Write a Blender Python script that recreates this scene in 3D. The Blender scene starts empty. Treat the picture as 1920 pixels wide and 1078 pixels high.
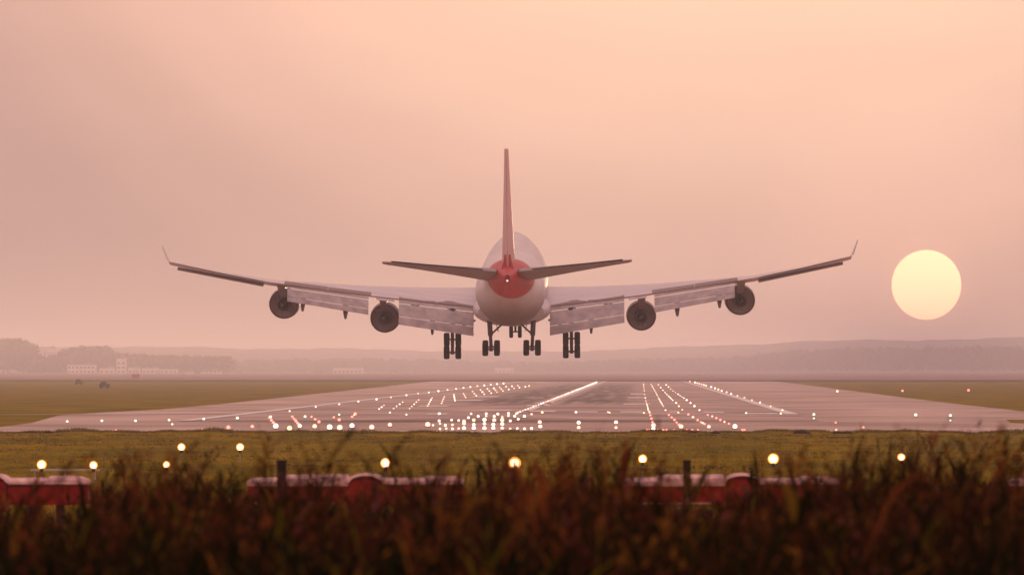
import bpy, bmesh, math, random
from mathutils import Vector, Matrix
C = bpy.context.scene.collection
R = math.radians
PI = math.pi
random.seed(7)
scn = bpy.context.scene

# ------------------------------------------------------------------ camera
FPX = 14000.0                    # focal length in photo pixels (1920 wide)
CAM = Vector((0, 0, 5.0))        # eye 5 m above runway level; the runway runs along +Y
VPX, VPY = 1200.0, 690.0         # vanishing point of the runway
yaw = math.atan((VPX - 960) / FPX)
pitch = math.atan((VPY - 539) / FPX)
cam_d = bpy.data.cameras.new('camera')
cam_o = bpy.data.objects.new('camera', cam_d); C.objects.link(cam_o)
cam_o.location = CAM
cam_o.rotation_euler = (PI / 2 + pitch, 0, yaw)
cam_d.sensor_width = 36
cam_d.lens = FPX / 1920 * 36
cam_d.clip_start = 0.5
cam_d.clip_end = 60000
cam_d.dof.use_dof = True
cam_d.dof.focus_distance = 680
cam_d.dof.aperture_fstop = 6.0
scn.camera = cam_o
_rot = Matrix.Rotation(yaw, 3, 'Z') @ Matrix.Rotation(PI / 2 + pitch, 3, 'X')


def ray(px, py):
    return _rot @ Vector(((px - 960) / FPX, -(py - 539) / FPX, -1.0))


def at(px, py, Y):
    d = ray(px, py)
    return CAM + d * (Y / d.y)


def ground(px, py, z=0.0):
    d = ray(px, py)
    return CAM + d * ((z - CAM.z) / d.z)


# ------------------------------------------------------------------ world, sun
SUNPX = (1737, 534)
sdir = ray(*SUNPX).normalized()
sun_el = math.asin(sdir.z)
sun_az = math.atan2(sdir.x, sdir.y)
w = bpy.data.worlds.new('World'); scn.world = w; w.use_nodes = True
nt = w.node_tree; nt.nodes.clear()


def N(t, **k):
    n = nt.nodes.new(t)
    for a, b in k.items():
        setattr(n, a, b)
    return n


L = nt.links.new
out = N('ShaderNodeOutputWorld'); bg1 = N('ShaderNodeBackground'); bg2 = N('ShaderNodeBackground'); add = N('ShaderNodeAddShader')
sky = N('ShaderNodeTexSky'); sky.sky_type = 'NISHITA'; sky.sun_disc = False
sky.sun_elevation = sun_el; sky.sun_rotation = sun_az; sky.dust_density = 6
sky.air_density = 2.0
bg1.inputs['Strength'].default_value = 0.05
L(sky.outputs[0], bg1.inputs['Color'])
tc = N('ShaderNodeTexCoord')
# glow in the dusty air, widest above the sun
gdir = ray(1350, -900).normalized()
dist = N('ShaderNodeVectorMath', operation='DISTANCE'); dist.inputs[1].default_value = gdir
L(tc.outputs['Generated'], dist.inputs[0])
glow = N('ShaderNodeValToRGB')
GL = [(0.0, (1.10, .700, .480)), (0.06, (1.02, .640, .445)), (0.08, (.93, .565, .410)), (0.0975, (.80, .470, .360)),
      (0.11, (.66, .390, .305)), (0.125, (.55, .325, .275)), (0.15, (.50, .300, .270)), (0.4, (.74, .490, .470)), (1.0, (.76, .510, .500))]
glow.color_ramp.interpolation = 'EASE'
for i, (p, c) in enumerate(GL):
    e = glow.color_ramp.elements[i] if i < 2 else glow.color_ramp.elements.new(p)
    e.position = p; e.color = (*c, 1)
L(dist.outputs['Value'], glow.inputs[0])
# faint uneven veils in the dust
nz = N('ShaderNodeTexNoise'); nz.inputs['Scale'].default_value = 9; nz.inputs['Detail'].default_value = 3
mp = N('ShaderNodeMapping'); mp.inputs['Scale'].default_value = (1, 1, 3.5)
L(tc.outputs['Generated'], mp.inputs[0]); L(mp.outputs[0], nz.inputs['Vector'])
mr = N('ShaderNodeMapRange'); mr.inputs['From Min'].default_value = .3; mr.inputs['From Max'].default_value = .7
mr.inputs['To Min'].default_value = .94; mr.inputs['To Max'].default_value = 1.06
L(nz.outputs[0], mr.inputs[0])
mul = N('ShaderNodeVectorMath', operation='SCALE')
L(glow.outputs[0], mul.inputs[0]); L(mr.outputs[0], mul.inputs['Scale'])
ds = N('ShaderNodeVectorMath', operation='DISTANCE'); ds.inputs[1].default_value = sdir
L(tc.outputs['Generated'], ds.inputs[0])
au = N('ShaderNodeValToRGB'); au.color_ramp.interpolation = 'EASE'      # aureole of the veiled sun
au.color_ramp.elements[0].position = .0; au.color_ramp.elements[0].color = (.26, .12, .07, 1)
au.color_ramp.elements[1].position = .030; au.color_ramp.elements[1].color = (0, 0, 0, 1)
e = au.color_ramp.elements.new(.009); e.color = (.12, .055, .035, 1)
L(ds.outputs['Value'], au.inputs[0])
av = N('ShaderNodeVectorMath', operation='ADD'); L(mul.outputs[0], av.inputs[0]); L(au.outputs[0], av.inputs[1])
L(av.outputs[0], bg2.inputs['Color']); bg2.inputs['Strength'].default_value = 1.0
L(bg1.outputs[0], add.inputs[0]); L(bg2.outputs[0], add.inputs[1]); L(add.outputs[0], out.inputs[0])

sl = bpy.data.lights.new('sunlight', 'SUN'); so = bpy.data.objects.new('sunlight', sl); C.objects.link(so)
sl.energy = 2.0; sl.angle = R(.53); sl.color = (1, .62, .36)
so.rotation_euler = (-sdir).to_track_quat('-Z', 'Y').to_euler()
so.location = (0, -20, 60)
scn.view_settings.view_transform = 'Standard'; scn.view_settings.look = 'None'
scn.view_settings.exposure = 0.16; scn.view_settings.gamma = 1
scn.cycles.volume_bounces = 1
scn.cycles.max_bounces = 6
scn.cycles.sample_clamp_indirect = 4
scn.cycles.use_denoising = True


# ------------------------------------------------------------------ materials
def mat(name, col, rough=.7, metal=0, spec=.5, noise=None, col2=None, scale=1, bump=0, detail=6, coat=0, trans=0, stretch=None, coords='Object'):
    m = bpy.data.materials.new(name); m.use_nodes = True
    t = m.node_tree; b = t.nodes['Principled BSDF']
    b.inputs['Base Color'].default_value = (*col, 1)
    b.inputs['Roughness'].default_value = rough; b.inputs['Metallic'].default_value = metal
    b.inputs['Specular IOR Level'].default_value = spec
    b.inputs['Coat Weight'].default_value = coat
    if col2 is not None or bump:
        tcn = t.nodes.new('ShaderNodeTexCoord'); mpn = t.nodes.new('ShaderNodeMapping')
        if stretch: mpn.inputs['Scale'].default_value = stretch
        n = t.nodes.new('ShaderNodeTexNoise'); n.inputs['Scale'].default_value = scale; n.inputs['Detail'].default_value = detail
        t.links.new(tcn.outputs[coords], mpn.inputs[0]); t.links.new(mpn.outputs[0], n.inputs['Vector'])
        if col2 is not None:
            r = t.nodes.new('ShaderNodeValToRGB')
            r.color_ramp.elements[0].position = .35; r.color_ramp.elements[0].color = (*col, 1)
            r.color_ramp.elements[1].position = .65; r.color_ramp.elements[1].color = (*col2, 1)
            t.links.new(n.outputs[0], r.inputs[0]); t.links.new(r.outputs[0], b.inputs['Base Color'])
        if bump:
            bn = t.nodes.new('ShaderNodeBump'); bn.inputs['Strength'].default_value = bump
            t.links.new(n.outputs[0], bn.inputs['Height']); t.links.new(bn.outputs[0], b.inputs['Normal'])
    return m


def emis(name, col, s):
    m = bpy.data.materials.new(name); m.use_nodes = True
    t = m.node_tree; t.nodes.clear()
    o = t.nodes.new('ShaderNodeOutputMaterial'); e = t.nodes.new('ShaderNodeEmission')
    e.inputs[0].default_value = (*col, 1); e.inputs[1].default_value = s
    t.links.new(e.outputs[0], o.inputs[0])
    return m


def leafmat(name, col, col2, tr=.35):
    m = mat(name, col, .9, spec=0, col2=col2, scale=1.7)
    t = m.node_tree; b = t.nodes['Principled BSDF']; o = t.nodes['Material Output']
    tl = t.nodes.new('ShaderNodeBsdfTranslucent'); mx = t.nodes.new('ShaderNodeMixShader'); mx.inputs[0].default_value = tr
    t.links.new(b.inputs['Base Color'].links[0].from_socket, tl.inputs[0])
    t.links.new(b.outputs[0], mx.inputs[1]); t.links.new(tl.outputs[0], mx.inputs[2]); t.links.new(mx.outputs[0], o.inputs[0])
    return m


# ------------------------------------------------------------------ object helpers
def tag(o, label=None, cat=None, group=None, kind=None):
    if label: o['label'] = label
    if cat: o['category'] = cat
    if group: o['group'] = group
    if kind: o['kind'] = kind
    return o


def empty(name, loc=(0, 0, 0)):
    o = bpy.data.objects.new(name, None); C.objects.link(o); o.location = loc; o.empty_display_size = .5
    return o


def obj(name, bm, mats, parent=None, smooth=None, loc=None):
    me = bpy.data.meshes.new(name)
    bmesh.ops.recalc_face_normals(bm, faces=bm.faces)
    bm.to_mesh(me); bm.free()
    if not isinstance(mats, (list, tuple)): mats = [mats]
    for m in mats: me.materials.append(m)
    if smooth is not None:
        me.polygons.foreach_set('use_smooth', [True] * len(me.polygons))
        if smooth < 180:
            me.set_sharp_from_angle(angle=R(smooth))
    o = bpy.data.objects.new(name, me); C.objects.link(o)
    if parent: o.parent = parent
    if loc is not None: o.location = loc
    return o


def raw(name, V, F, mats, idx=None, parent=None):
    me = bpy.data.meshes.new(name); me.from_pydata(V, [], F)
    if not isinstance(mats, (list, tuple)): mats = [mats]
    for m in mats: me.materials.append(m)
    if idx: me.polygons.foreach_set('material_index', idx)
    me.update()
    o = bpy.data.objects.new(name, me); C.objects.link(o)
    if parent: o.parent = parent
    return o


def copy_tree(o, parent=None):
    c = o.copy(); C.objects.link(c); c.parent = parent
    for ch in list(o.children): copy_tree(ch, c)
    return c


def box(bm, c, s, mi=0, rot=None, bev=0):
    x, y, z = [v / 2 for v in s]; c = Vector(c)
    P = [Vector(p) for p in ((-x, -y, -z), (x, -y, -z), (x, y, -z), (-x, y, -z), (-x, -y, z), (x, -y, z), (x, y, z), (-x, y, z))]
    vs = [bm.verts.new(c + (rot @ p if rot else p)) for p in P]
    fs = [bm.faces.new([vs[i] for i in f]) for f in ((0, 3, 2, 1), (4, 5, 6, 7), (0, 1, 5, 4), (1, 2, 6, 5), (2, 3, 7, 6), (3, 0, 4, 7))]
    for f in fs: f.material_index = mi
    if bev:
        es = list({e for f in fs for e in f.edges})
        bmesh.ops.bevel(bm, geom=es, offset=bev, segments=2, affect='EDGES', profile=.5)
    return vs


def tube(bm, pts, rad, n=8, mi=0, cap=True):
    pts = [Vector(p) for p in pts]
    if not isinstance(rad, (list, tuple)): rad = [rad] * len(pts)
    rings = []
    for i, p in enumerate(pts):
        d = (pts[min(i + 1, len(pts) - 1)] - pts[max(i - 1, 0)]).normalized()
        a = d.cross(Vector((0, 0, 1)));
        if a.length < .05: a = d.cross(Vector((1, 0, 0)))
        a.normalize(); b = d.cross(a)
        rings.append([bm.verts.new(p + (a * math.cos(2 * PI * k / n) + b * math.sin(2 * PI * k / n)) * rad[i]) for k in range(n)])
    for r0, r1 in zip(rings, rings[1:]):
        for k in range(n):
            f = bm.faces.new((r0[k], r0[(k + 1) % n], r1[(k + 1) % n], r1[k])); f.material_index = mi
    if cap:
        bm.faces.new(rings[0][::-1]).material_index = mi; bm.faces.new(rings[-1]).material_index = mi


def lathe(bm, prof, c, axis='Y', n=32, mi=0):
    """profile of (along, radius) about an axis through c"""
    c = Vector(c); rings = []
    for a, r in prof:
        ring = []
        for k in range(n):
            t = 2 * PI * k / n; u, v = r * math.cos(t), r * math.sin(t)
            ring.append(bm.verts.new(c + Vector({'Y': (u, a, v), 'X': (a, u, v), 'Z': (u, v, a)}[axis])))
        rings.append(ring)
    for r0, r1 in zip(rings, rings[1:]):
        for k in range(n):
            bm.faces.new((r0[k], r0[(k + 1) % n], r1[(k + 1) % n], r1[k])).material_index = mi
    return rings


def loft(bm, rings, closed_ends=True, mi=0):
    vr = [[bm.verts.new(p) for p in r] for r in rings]
    n = len(rings[0])
    for a, b in zip(vr, vr[1:]):
        for k in range(n):
            bm.faces.new((a[k], a[(k + 1) % n], b[(k + 1) % n], b[k])).material_index = mi
    if closed_ends:
        bm.faces.new(vr[0][::-1]).material_index = mi; bm.faces.new(vr[-1]).material_index = mi
    return vr


def interp(tab, x):
    if x <= tab[0][0]: return tab[0][1:]
    for a, b in zip(tab, tab[1:]):
        if x <= b[0]:
            t = (x - a[0]) / (b[0] - a[0]); 
            return tuple(p + (q - p) * t for p, q in zip(a[1:], b[1:]))
    return tab[-1][1:]


# ------------------------------------------------------------------ ground
M_grass = mat('airfield_grass', (.26, .155, .001), .95, spec=.0, col2=(.13, .095, .001), scale=.12, stretch=(1, .25, 1), detail=10)
M_conc = mat('airfield_concrete', (.58, .395, .32), .8, spec=.12, col2=(.30, .20, .155), scale=.05, stretch=(1, .35, 1), detail=8)
M_tarmac = mat('runway_asphalt', (.28, .185, .155), .8, spec=.12, col2=(.54, .37, .30), scale=.07, stretch=(1, .3, 1), detail=8)
M_paint = mat('runway_paint', (.80, .74, .70), .5, col2=(.62, .55, .50), scale=.8)
M_rubber = mat('tyre_rubber_stain', (.20, .13, .12), .45, col2=(.28, .19, .17), scale=.08, stretch=(1, .15, 1))


def tz(x, y):
    """terrain height: a bank under the camera that falls to runway level"""
    t = min(1, max(0, (y - 74) / 70)); t = t * t * (3 - 2 * t)
    h = 3.15 * (1 - t)
    if y > 74: h += .10 * math.sin(x * .9 + y * .13) * (1 - min(1, abs(y - 110) / 40))
    # low lip of turf where the grass meets the concrete
    e = edge_y(x)
    d = (y - e) / 10
    h += .16 * math.exp(-d * d) * (1 + .35 * math.sin(x * .7) + .25 * math.sin(x * 1.9 + 1)) if y > 400 else 0
    return h


def edge_y(x):
    return 566 + 5 * math.sin(x * .13) + 1.5 * math.sin(x * .6 + 1)


V = []; F = []
xs = [-6000, -2500, -900, -300, -120] + [-80 + 1.0 * i for i in range(141)] + [90, 130, 300, 900, 2500, 6000]
ys = [-200, -60, 0] + list(range(10, 160, 6)) + list(range(160, 540, 20)) + [540, 548, 553, 557, 560, 563, 566, 569, 572, 576, 582, 590, 620, 700, 1000, 2000, 4000, 8000, 12500]
for y in ys:
    for x in xs: V.append((x, y, tz(x, y)))
nx = len(xs)
for j in range(len(ys) - 1):
    for i in range(nx - 1): F.append((j * nx + i, j * nx + i + 1, (j + 1) * nx + i + 1, (j + 1) * nx + i))
g = raw('ground', V, F, M_grass); g['kind'] = 'structure'
g.data.polygons.foreach_set('use_smooth', [True] * len(g.data.polygons))


def sheet(name, pts, z, m, kind='structure'):
    V = [(p[0], p[1], z) for p in pts]
    o = raw(name, V, [list(range(len(V)))], m)
    if kind: o['kind'] = kind
    return o


# concrete apron round the runway end, its outline laid out on the ground
apx = [(-40, 806), (60, 793), (110, 779), (200, 773), (300, 768), (420, 757), (560, 742), (700, 727), (800, 716), (900, 706),
       (1380, 703), (1440, 713), (1560, 728), (1700, 746), (1800, 758), (1960, 776)]
ap = [ground(*p) for p in apx]
near = [(x, edge_y(x) + 2) for x in [ap[-1].x + 4 - i * (ap[-1].x + 8 - ap[0].x) / 60 for i in range(61)]]
sheet('apron', [(p.x, p.y) for p in ap] + near, .03, M_conc)
RC = -13.2                                  # runway centre line
sheet('runway', [(RC - 30, 700), (RC + 30, 700), (RC + 30, 4200), (RC - 30, 4200)], .05, M_tarmac)
# tyre rubber worn into the asphalt of the touchdown zone
t = M_tarmac.node_tree; b = t.nodes['Principled BSDF']; src = b.inputs['Base Color'].links[0].from_socket
tcn = t.nodes.new('ShaderNodeTexCoord'); sx = t.nodes.new('ShaderNodeSeparateXYZ'); t.links.new(tcn.outputs['Object'], sx.inputs[0])
def _m(op, a, b_=None, c_=None):
    n = t.nodes.new('ShaderNodeMath'); n.operation = op
    for i_, v in enumerate((a, b_, c_)):
        if v is None: continue
        if hasattr(v, 'links'): t.links.new(v, n.inputs[i_])
        else: n.inputs[i_].default_value = v
    return n.outputs[0]
def _ss(v, a, b_):
    n = t.nodes.new('ShaderNodeMapRange'); n.interpolation_type = 'SMOOTHSTEP'; t.links.new(v, n.inputs[0]); n.inputs[1].default_value = a; n.inputs[2].default_value = b_
    return n.outputs[0]
ax_ = _m('ABSOLUTE', _m('SUBTRACT', sx.outputs['X'], RC))
lane = _m('MULTIPLY', _ss(ax_, 15, 8), _ss(ax_, 1.0, 2.8))
along = _m('MULTIPLY', _ss(sx.outputs['Y'], 930, 1120), _ss(sx.outputs['Y'], 2800, 1900))
nzr = t.nodes.new('ShaderNodeTexNoise'); nzr.inputs['Scale'].default_value = .5; nzr.inputs['Detail'].default_value = 8
mpr = t.nodes.new('ShaderNodeMapping'); mpr.inputs['Scale'].default_value = (1, .02, 1); t.links.new(tcn.outputs['Object'], mpr.inputs[0]); t.links.new(mpr.outputs[0], nzr.inputs['Vector'])
amt = _m('MULTIPLY', _m('MULTIPLY', lane, along), _ss(nzr.outputs[0], .25, .6))
mxr = t.nodes.new('ShaderNodeMix'); mxr.data_type = 'RGBA'; t.links.new(_m('MULTIPLY', amt, .85), mxr.inputs['Factor']); t.links.new(src, mxr.inputs['A']); mxr.inputs['B'].default_value = (.06, .038, .035, 1)
t.links.new(mxr.outputs['Result'], b.inputs['Base Color'])
# slab joints and long repair strips across the apron
M_joint = mat('joint_seal', (.24, .16, .14), .8, col2=(.30, .2, .18), scale=.3)
for Yj in (640, 690, 760, 850, 1000, 1200):
    sheet('slab_joint', [(RC - 26, Yj), (RC + 34, Yj), (RC + 34, Yj + .5 + Yj / 900), (RC - 26, Yj + .5 + Yj / 900)], .075, M_joint)
# painted markings: edge lines, centre line, threshold and touchdown bars
sheet('edge_line', [(RC - 30.2, 700), (RC - 28.8, 700), (RC - 28.8, 3600), (RC - 30.2, 3600)], .09, M_paint)
sheet('edge_line', [(RC + 28.8, 800), (RC + 30.2, 800), (RC + 30.2, 3600), (RC + 28.8, 3600)], .09, M_paint)
sheet('centre_line', [(RC - .6, 830), (RC + .6, 830), (RC + .6, 3000), (RC - .6, 3000)], .09, M_paint)
p = ground(60, 782)
sheet('taxiway_line', [(RC - 95, 756), (RC - 30, 806), (RC - 30, 812), (RC - 95, 760)], .09, M_rubber)
bars = []
for (x0, x1, py) in ((1075, 1120, 773), (1163, 1204, 773), (1256, 1273, 773), (1320, 1358, 774), (797, 836, 777), (897, 957, 770), (973, 1040, 772),
                     (1169, 1220, 758), (1177, 1212, 746), (1182, 1208, 739), (985, 1030, 761), (780, 836, 762), (1398, 1462, 776),
                     (850, 900, 751), (880, 930, 744), (1000, 1036, 756)):
    a = ground(x0, py + 1.0); b = ground(x1, py + 1.0); c = ground(x1, py - .7); d = ground(x0, py - .7)
    k = sheet('threshold_marking', [(a.x, a.y), (b.x, a.y), (b.x, c.y), (a.x, c.y)], .09, M_paint)
M_hazed_ground = mat('hazed_far_ground', (.30, .19, .16), .95, spec=0, col2=(.24, .155, .12), scale=.01)  # far ground tinted pale pink, haze put into its colour
sheet('hazed_far_ground', [(-6000, 2900), (6000, 2700), (6000, 12500), (-6000, 12500)], .5, M_hazed_ground)
a = ground(1895, 793); b = ground(1960, 788)
sheet('turf_island', [(a.x, a.y), (a.x + 2, a.y - 12), (b.x, a.y - 14), (b.x + 3, b.y + 8), (a.x + 1.5, b.y + 4)], .06, M_grass)

# ------------------------------------------------------------------ airliner
Y0, Z0 = 665.0, 11.1
org = at(951.5, 521, Y0); 
plane = empty('airliner', (org.x, Y0, Z0))
plane.rotation_euler = (R(2.5), R(-.45), R(.3))
tag(plane, 'four engined white airliner with red tail landing over the runway, wheels down', 'airliner')
M_body = mat('fuselage_paint', (.70, .60, .57), .5, spec=.4)
# red tail livery sweeping round the tail cone, by station along the body
t = M_body.node_tree; b = t.nodes['Principled BSDF']
tcn = t.nodes.new('ShaderNodeTexCoord'); sx = t.nodes.new('ShaderNodeSeparateXYZ'); t.links.new(tcn.outputs['Object'], sx.inputs[0])
m0 = t.nodes.new('ShaderNodeMath'); m0.operation = 'MULTIPLY_ADD'; m0.inputs[1].default_value = -.8; t.links.new(sx.outputs['X'], m0.inputs[0]); t.links.new(sx.outputs['Y'], m0.inputs[2])  # less red on the left: that side's shade put into the outline
m1 = t.nodes.new('ShaderNodeMath'); m1.operation = 'MULTIPLY_ADD'; m1.inputs[1].default_value = -2.4
t.links.new(sx.outputs['Z'], m1.inputs[0]); t.links.new(m0.outputs[0], m1.inputs[2])
rr = t.nodes.new('ShaderNodeValToRGB'); mr2 = t.nodes.new('ShaderNodeMapRange')
mr2.inputs['From Min'].default_value = -6.4; mr2.inputs['From Max'].default_value = 13.6
t.links.new(m1.outputs[0], mr2.inputs[0]); t.links.new(mr2.outputs[0], rr.inputs[0])
rr.color_ramp.elements[0].position = .60; rr.color_ramp.elements[0].color = (.62, .035, .04, 1)
rr.color_ramp.elements[1].position = .635; rr.color_ramp.elements[1].color = (.82, .70, .66, 1)
# skin seams and grime over the body
nz2 = t.nodes.new('ShaderNodeTexNoise'); nz2.inputs['Scale'].default_value = .9; nz2.inputs['Detail'].default_value = 6
mpn = t.nodes.new('ShaderNodeMapping'); mpn.inputs['Scale'].default_value = (1, .25, 1)
t.links.new(tcn.outputs['Object'], mpn.inputs[0]); t.links.new(mpn.outputs[0], nz2.inputs['Vector'])
mx = t.nodes.new('ShaderNodeMix'); mx.data_type = 'RGBA'; mx.blend_type = 'MULTIPLY'
gr = t.nodes.new('ShaderNodeMapRange'); gr.inputs['To Min'].default_value = .62; gr.inputs['To Max'].default_value = 1.08
t.links.new(nz2.outputs[0], gr.inputs[0])
cc = t.nodes.new('ShaderNodeCombineColor'); [t.links.new(gr.outputs[0], cc.inputs[i]) for i in range(3)]
mx.inputs['Factor'].default_value = 1
bz = t.nodes.new('ShaderNodeMapRange'); bz.interpolation_type = 'SMOOTHSTEP'; bz.inputs[1].default_value = -2.4; bz.inputs[2].default_value = .6  # shade of the lower hull painted in, darker towards the belly
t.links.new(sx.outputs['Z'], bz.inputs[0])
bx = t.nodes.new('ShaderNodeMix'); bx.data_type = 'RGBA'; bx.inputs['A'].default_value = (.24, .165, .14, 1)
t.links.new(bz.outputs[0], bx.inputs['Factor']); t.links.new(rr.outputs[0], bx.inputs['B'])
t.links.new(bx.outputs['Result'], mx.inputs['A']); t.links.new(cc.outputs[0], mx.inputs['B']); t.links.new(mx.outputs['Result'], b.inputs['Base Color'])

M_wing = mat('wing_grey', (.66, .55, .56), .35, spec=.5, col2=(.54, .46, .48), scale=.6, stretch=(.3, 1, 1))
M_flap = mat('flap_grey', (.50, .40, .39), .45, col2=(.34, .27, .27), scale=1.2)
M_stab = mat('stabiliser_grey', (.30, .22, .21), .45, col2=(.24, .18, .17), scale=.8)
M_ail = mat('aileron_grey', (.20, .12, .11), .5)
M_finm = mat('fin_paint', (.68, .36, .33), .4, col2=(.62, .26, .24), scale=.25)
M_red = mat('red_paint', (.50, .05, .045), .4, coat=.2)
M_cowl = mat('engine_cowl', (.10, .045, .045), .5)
M_duct = mat('engine_duct', (.52, .40, .39), .5)
M_core = mat('engine_core', (.055, .022, .025), .6)
M_tyre = mat('tyre_rubber', (.012, .004, .004), .95, spec=.05)
M_rim = mat('wheel_rim', (.08, .05, .05), .5)
M_strut = mat('gear_strut', (.05, .025, .025), .6)
M_dark = mat('dark_cavity', (.03, .02, .02), .8)
M_tail_lamp = emis('tail_lamp_glass', (1, .80, .70), 1.2)


def af(n=12):
    """closed airfoil outline (chord 0 at LE .. 1 at TE, z), upper then lower"""
    up = []; lo = []
    for i in range(n + 1):
        x = .5 - .5 * math.cos(PI * i / n)
        t = 5 * (.2969 * math.sqrt(x) - .126 * x - .3516 * x * x + .2843 * x ** 3 - .1030 * x ** 4)
        up.append((x, t)); lo.append((x, -t * .85))
    return up[::-1] + lo[1:]


AF = af()


def section(x, yte, zte, chord, inc, th):
    """airfoil section at span x with its trailing edge at (yte, zte); inc > 0 lifts the leading edge"""
    ca, sa = math.cos(R(inc)), math.sin(R(inc)); r = []
    for c, t in AF:
        f = (1 - c) * chord; h = t * th * chord
        r.append(Vector((x, yte + f * ca - h * sa, zte + f * sa + h * ca)))
    return r


# wing table: span, trailing edge station, z of trailing edge, chord, incidence, thickness
WT = [(2.6, 32.6, -1.85, 17.0, 2.0, .125), (6.0, 32.2, -1.50, 14.2, 1.9, .12), (12.6, 30.6, -.66, 10.0, 1.2, .11), (18.0, 28.0, .18, 8.0, -.4, .10),
      (22.6, 25.6, .95, 6.6, -2.8, .095), (27.0, 23.2, 1.93, 5.3, -4.6, .09), (31.4, 21.0, 3.02, 4.0, -5.0, .085)]


def wing(s):
    bm = bmesh.new(); rings = []
    sp = [2.6, 4, 6, 8, 10, 12.6, 15, 18, 20, 22.6, 25, 27, 29, 30.6, 31.4]
    for x in sp:
        yte, zte, ch, inc, th = interp(WT, x); 
        sec = section(x, yte, zte, ch, inc, th)
        rings.append([Vector((v.x * s, v.y, v.z)) for v in sec])
    loft(bm, rings)
    return obj('wing', bm, M_wing, plane, smooth=40)


def panel(name, s, xa, xb, ya, za, yb, zb, ca, cb, inc, th, m, parent, nseg=3):
    """a movable surface given by its leading edge"""
    bm = bmesh.new(); rings = []
    for i in range(nseg + 1):
        k = i / nseg; x = xa + (xb - xa) * k; ch = ca + (cb - ca) * k
        y = ya + (yb - ya) * k; z = za + (zb - za) * k
        sec = section(x, y - ch * math.cos(R(inc)), z - ch * math.sin(R(inc)), ch, inc, th)
        rings.append([Vector((v.x * s, v.y, v.z)) for v in sec])
    loft(bm, rings)
    return obj(name, bm, m, parent, smooth=40)


def flaps(s, W):
    for (xa, xb, sc_a, sc_b) in ((3.55, 10.5, 1.0, .86), (13.3, 20.7, .62, .52)):
        A = interp(WT, xa); B = interp(WT, xb)
        ya, za, yb, zb = A[0] + .05, A[1] - .18, B[0] + .05, B[1] - .16
        for ch, inc, gy, gz in ((.55, 26, .03, .07), (1.75, 40, .02, .035), (.95, 52, 0, 0)):
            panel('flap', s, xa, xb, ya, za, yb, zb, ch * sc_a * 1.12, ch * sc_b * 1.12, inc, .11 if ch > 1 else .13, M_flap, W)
            ya -= ch * sc_a * 1.12 * math.cos(R(inc)) + gy; za -= ch * sc_a * 1.12 * math.sin(R(inc)) + gz
            yb -= ch * sc_b * 1.12 * math.cos(R(inc)) + gy; zb -= ch * sc_b * 1.12 * math.sin(R(inc)) + gz
    # flap tracks: dark drooped canoe fairings
    for x in (5.6, 9.0):
        T = interp(WT, x); bm = bmesh.new()
        for dx in (-.2, .22): box(bm, (s * (x + dx), T[0] - .12, T[1] - .44), (.36, .5, .20), bev=.03)
        obj('flap_track', bm, M_core, W)
    for x, dz, ln, sz in ((7.4, -1.8, 3.2, .30), (15.4, -1.40, 3.0, .36), (19.3, -1.28, 2.8, .34)):
        T = interp(WT, x); bm = bmesh.new(); rings = []
        for k in range(7):
            q = k / 6; r = sz * math.sin(PI * (.08 + .80 * q)) ** .7
            y = T[0] + 1.4 - q * ln; z = T[1] + dz * .3 - .28 - q * q * (-dz) * (1.1)
            rings.append([Vector((s * (x + r * .8 * math.cos(a)), y, z + r * 1.1 * math.sin(a))) for a in [2 * PI * j / 10 for j in range(10)]])
        loft(bm, rings); obj('flap_track_fairing', bm, M_cowl, W, smooth=60)
    # outboard aileron and inboard aileron
    A = interp(WT, 22.9); B = interp(WT, 30.6)
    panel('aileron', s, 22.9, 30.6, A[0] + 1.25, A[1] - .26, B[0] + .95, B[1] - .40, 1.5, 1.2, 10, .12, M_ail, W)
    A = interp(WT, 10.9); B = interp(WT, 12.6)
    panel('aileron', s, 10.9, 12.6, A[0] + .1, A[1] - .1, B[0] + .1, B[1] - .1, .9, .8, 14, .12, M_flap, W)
    # spoiler / shroud line ahead of the flaps
    for xa, xb in ((3.6, 10.5), (13.1, 21.0)):
        bm = bmesh.new()
        for x0, x1 in ((xa, (xa + xb) / 2 - .03), ((xa + xb) / 2 + .03, xb)):
            q0, q1 = interp(WT, x0), interp(WT, x1)
            P = [(x0 * s, q0[0] + .02, q0[1] - .05), (x1 * s, q1[0] + .02, q1[1] - .05), (x1 * s, q1[0] + 1.6, q1[1] + .17), (x0 * s, q0[0] + 1.6, q0[1] + .19)]
            lo = [bm.verts.new(p) for p in P]; hi = [bm.verts.new((p[0], p[1], p[2] + .07)) for p in P]
            bm.faces.new(hi); bm.faces.new(lo[::-1])
            for k in range(4): bm.faces.new((lo[k], lo[(k + 1) % 4], hi[(k + 1) % 4], hi[k]))
        obj('spoiler', bm, M_ail, W)
    # winglet
    bm = bmesh.new(); T = interp(WT, 31.4); rings = []
    for k in range(5):
        q = k / 4; ch = 2.6 - 1.5 * q; x = 31.4 + .12 + .42 * q; z = T[1] + .10 + 1.40 * q; y = T[0] + .1 - 1.3 * q
        rings.append([Vector((s * (x + t * .09 * ch), y + (1 - c) * ch, z)) for c, t in AF])
    rings.insert(0, [Vector((s * (31.4 - .04 + t * .02), T[0] + .15 + (1 - c) * 3.0, T[1] + .02)) for c, t in AF])
    loft(bm, rings); obj('winglet', bm, M_wing, W, smooth=50)


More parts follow.
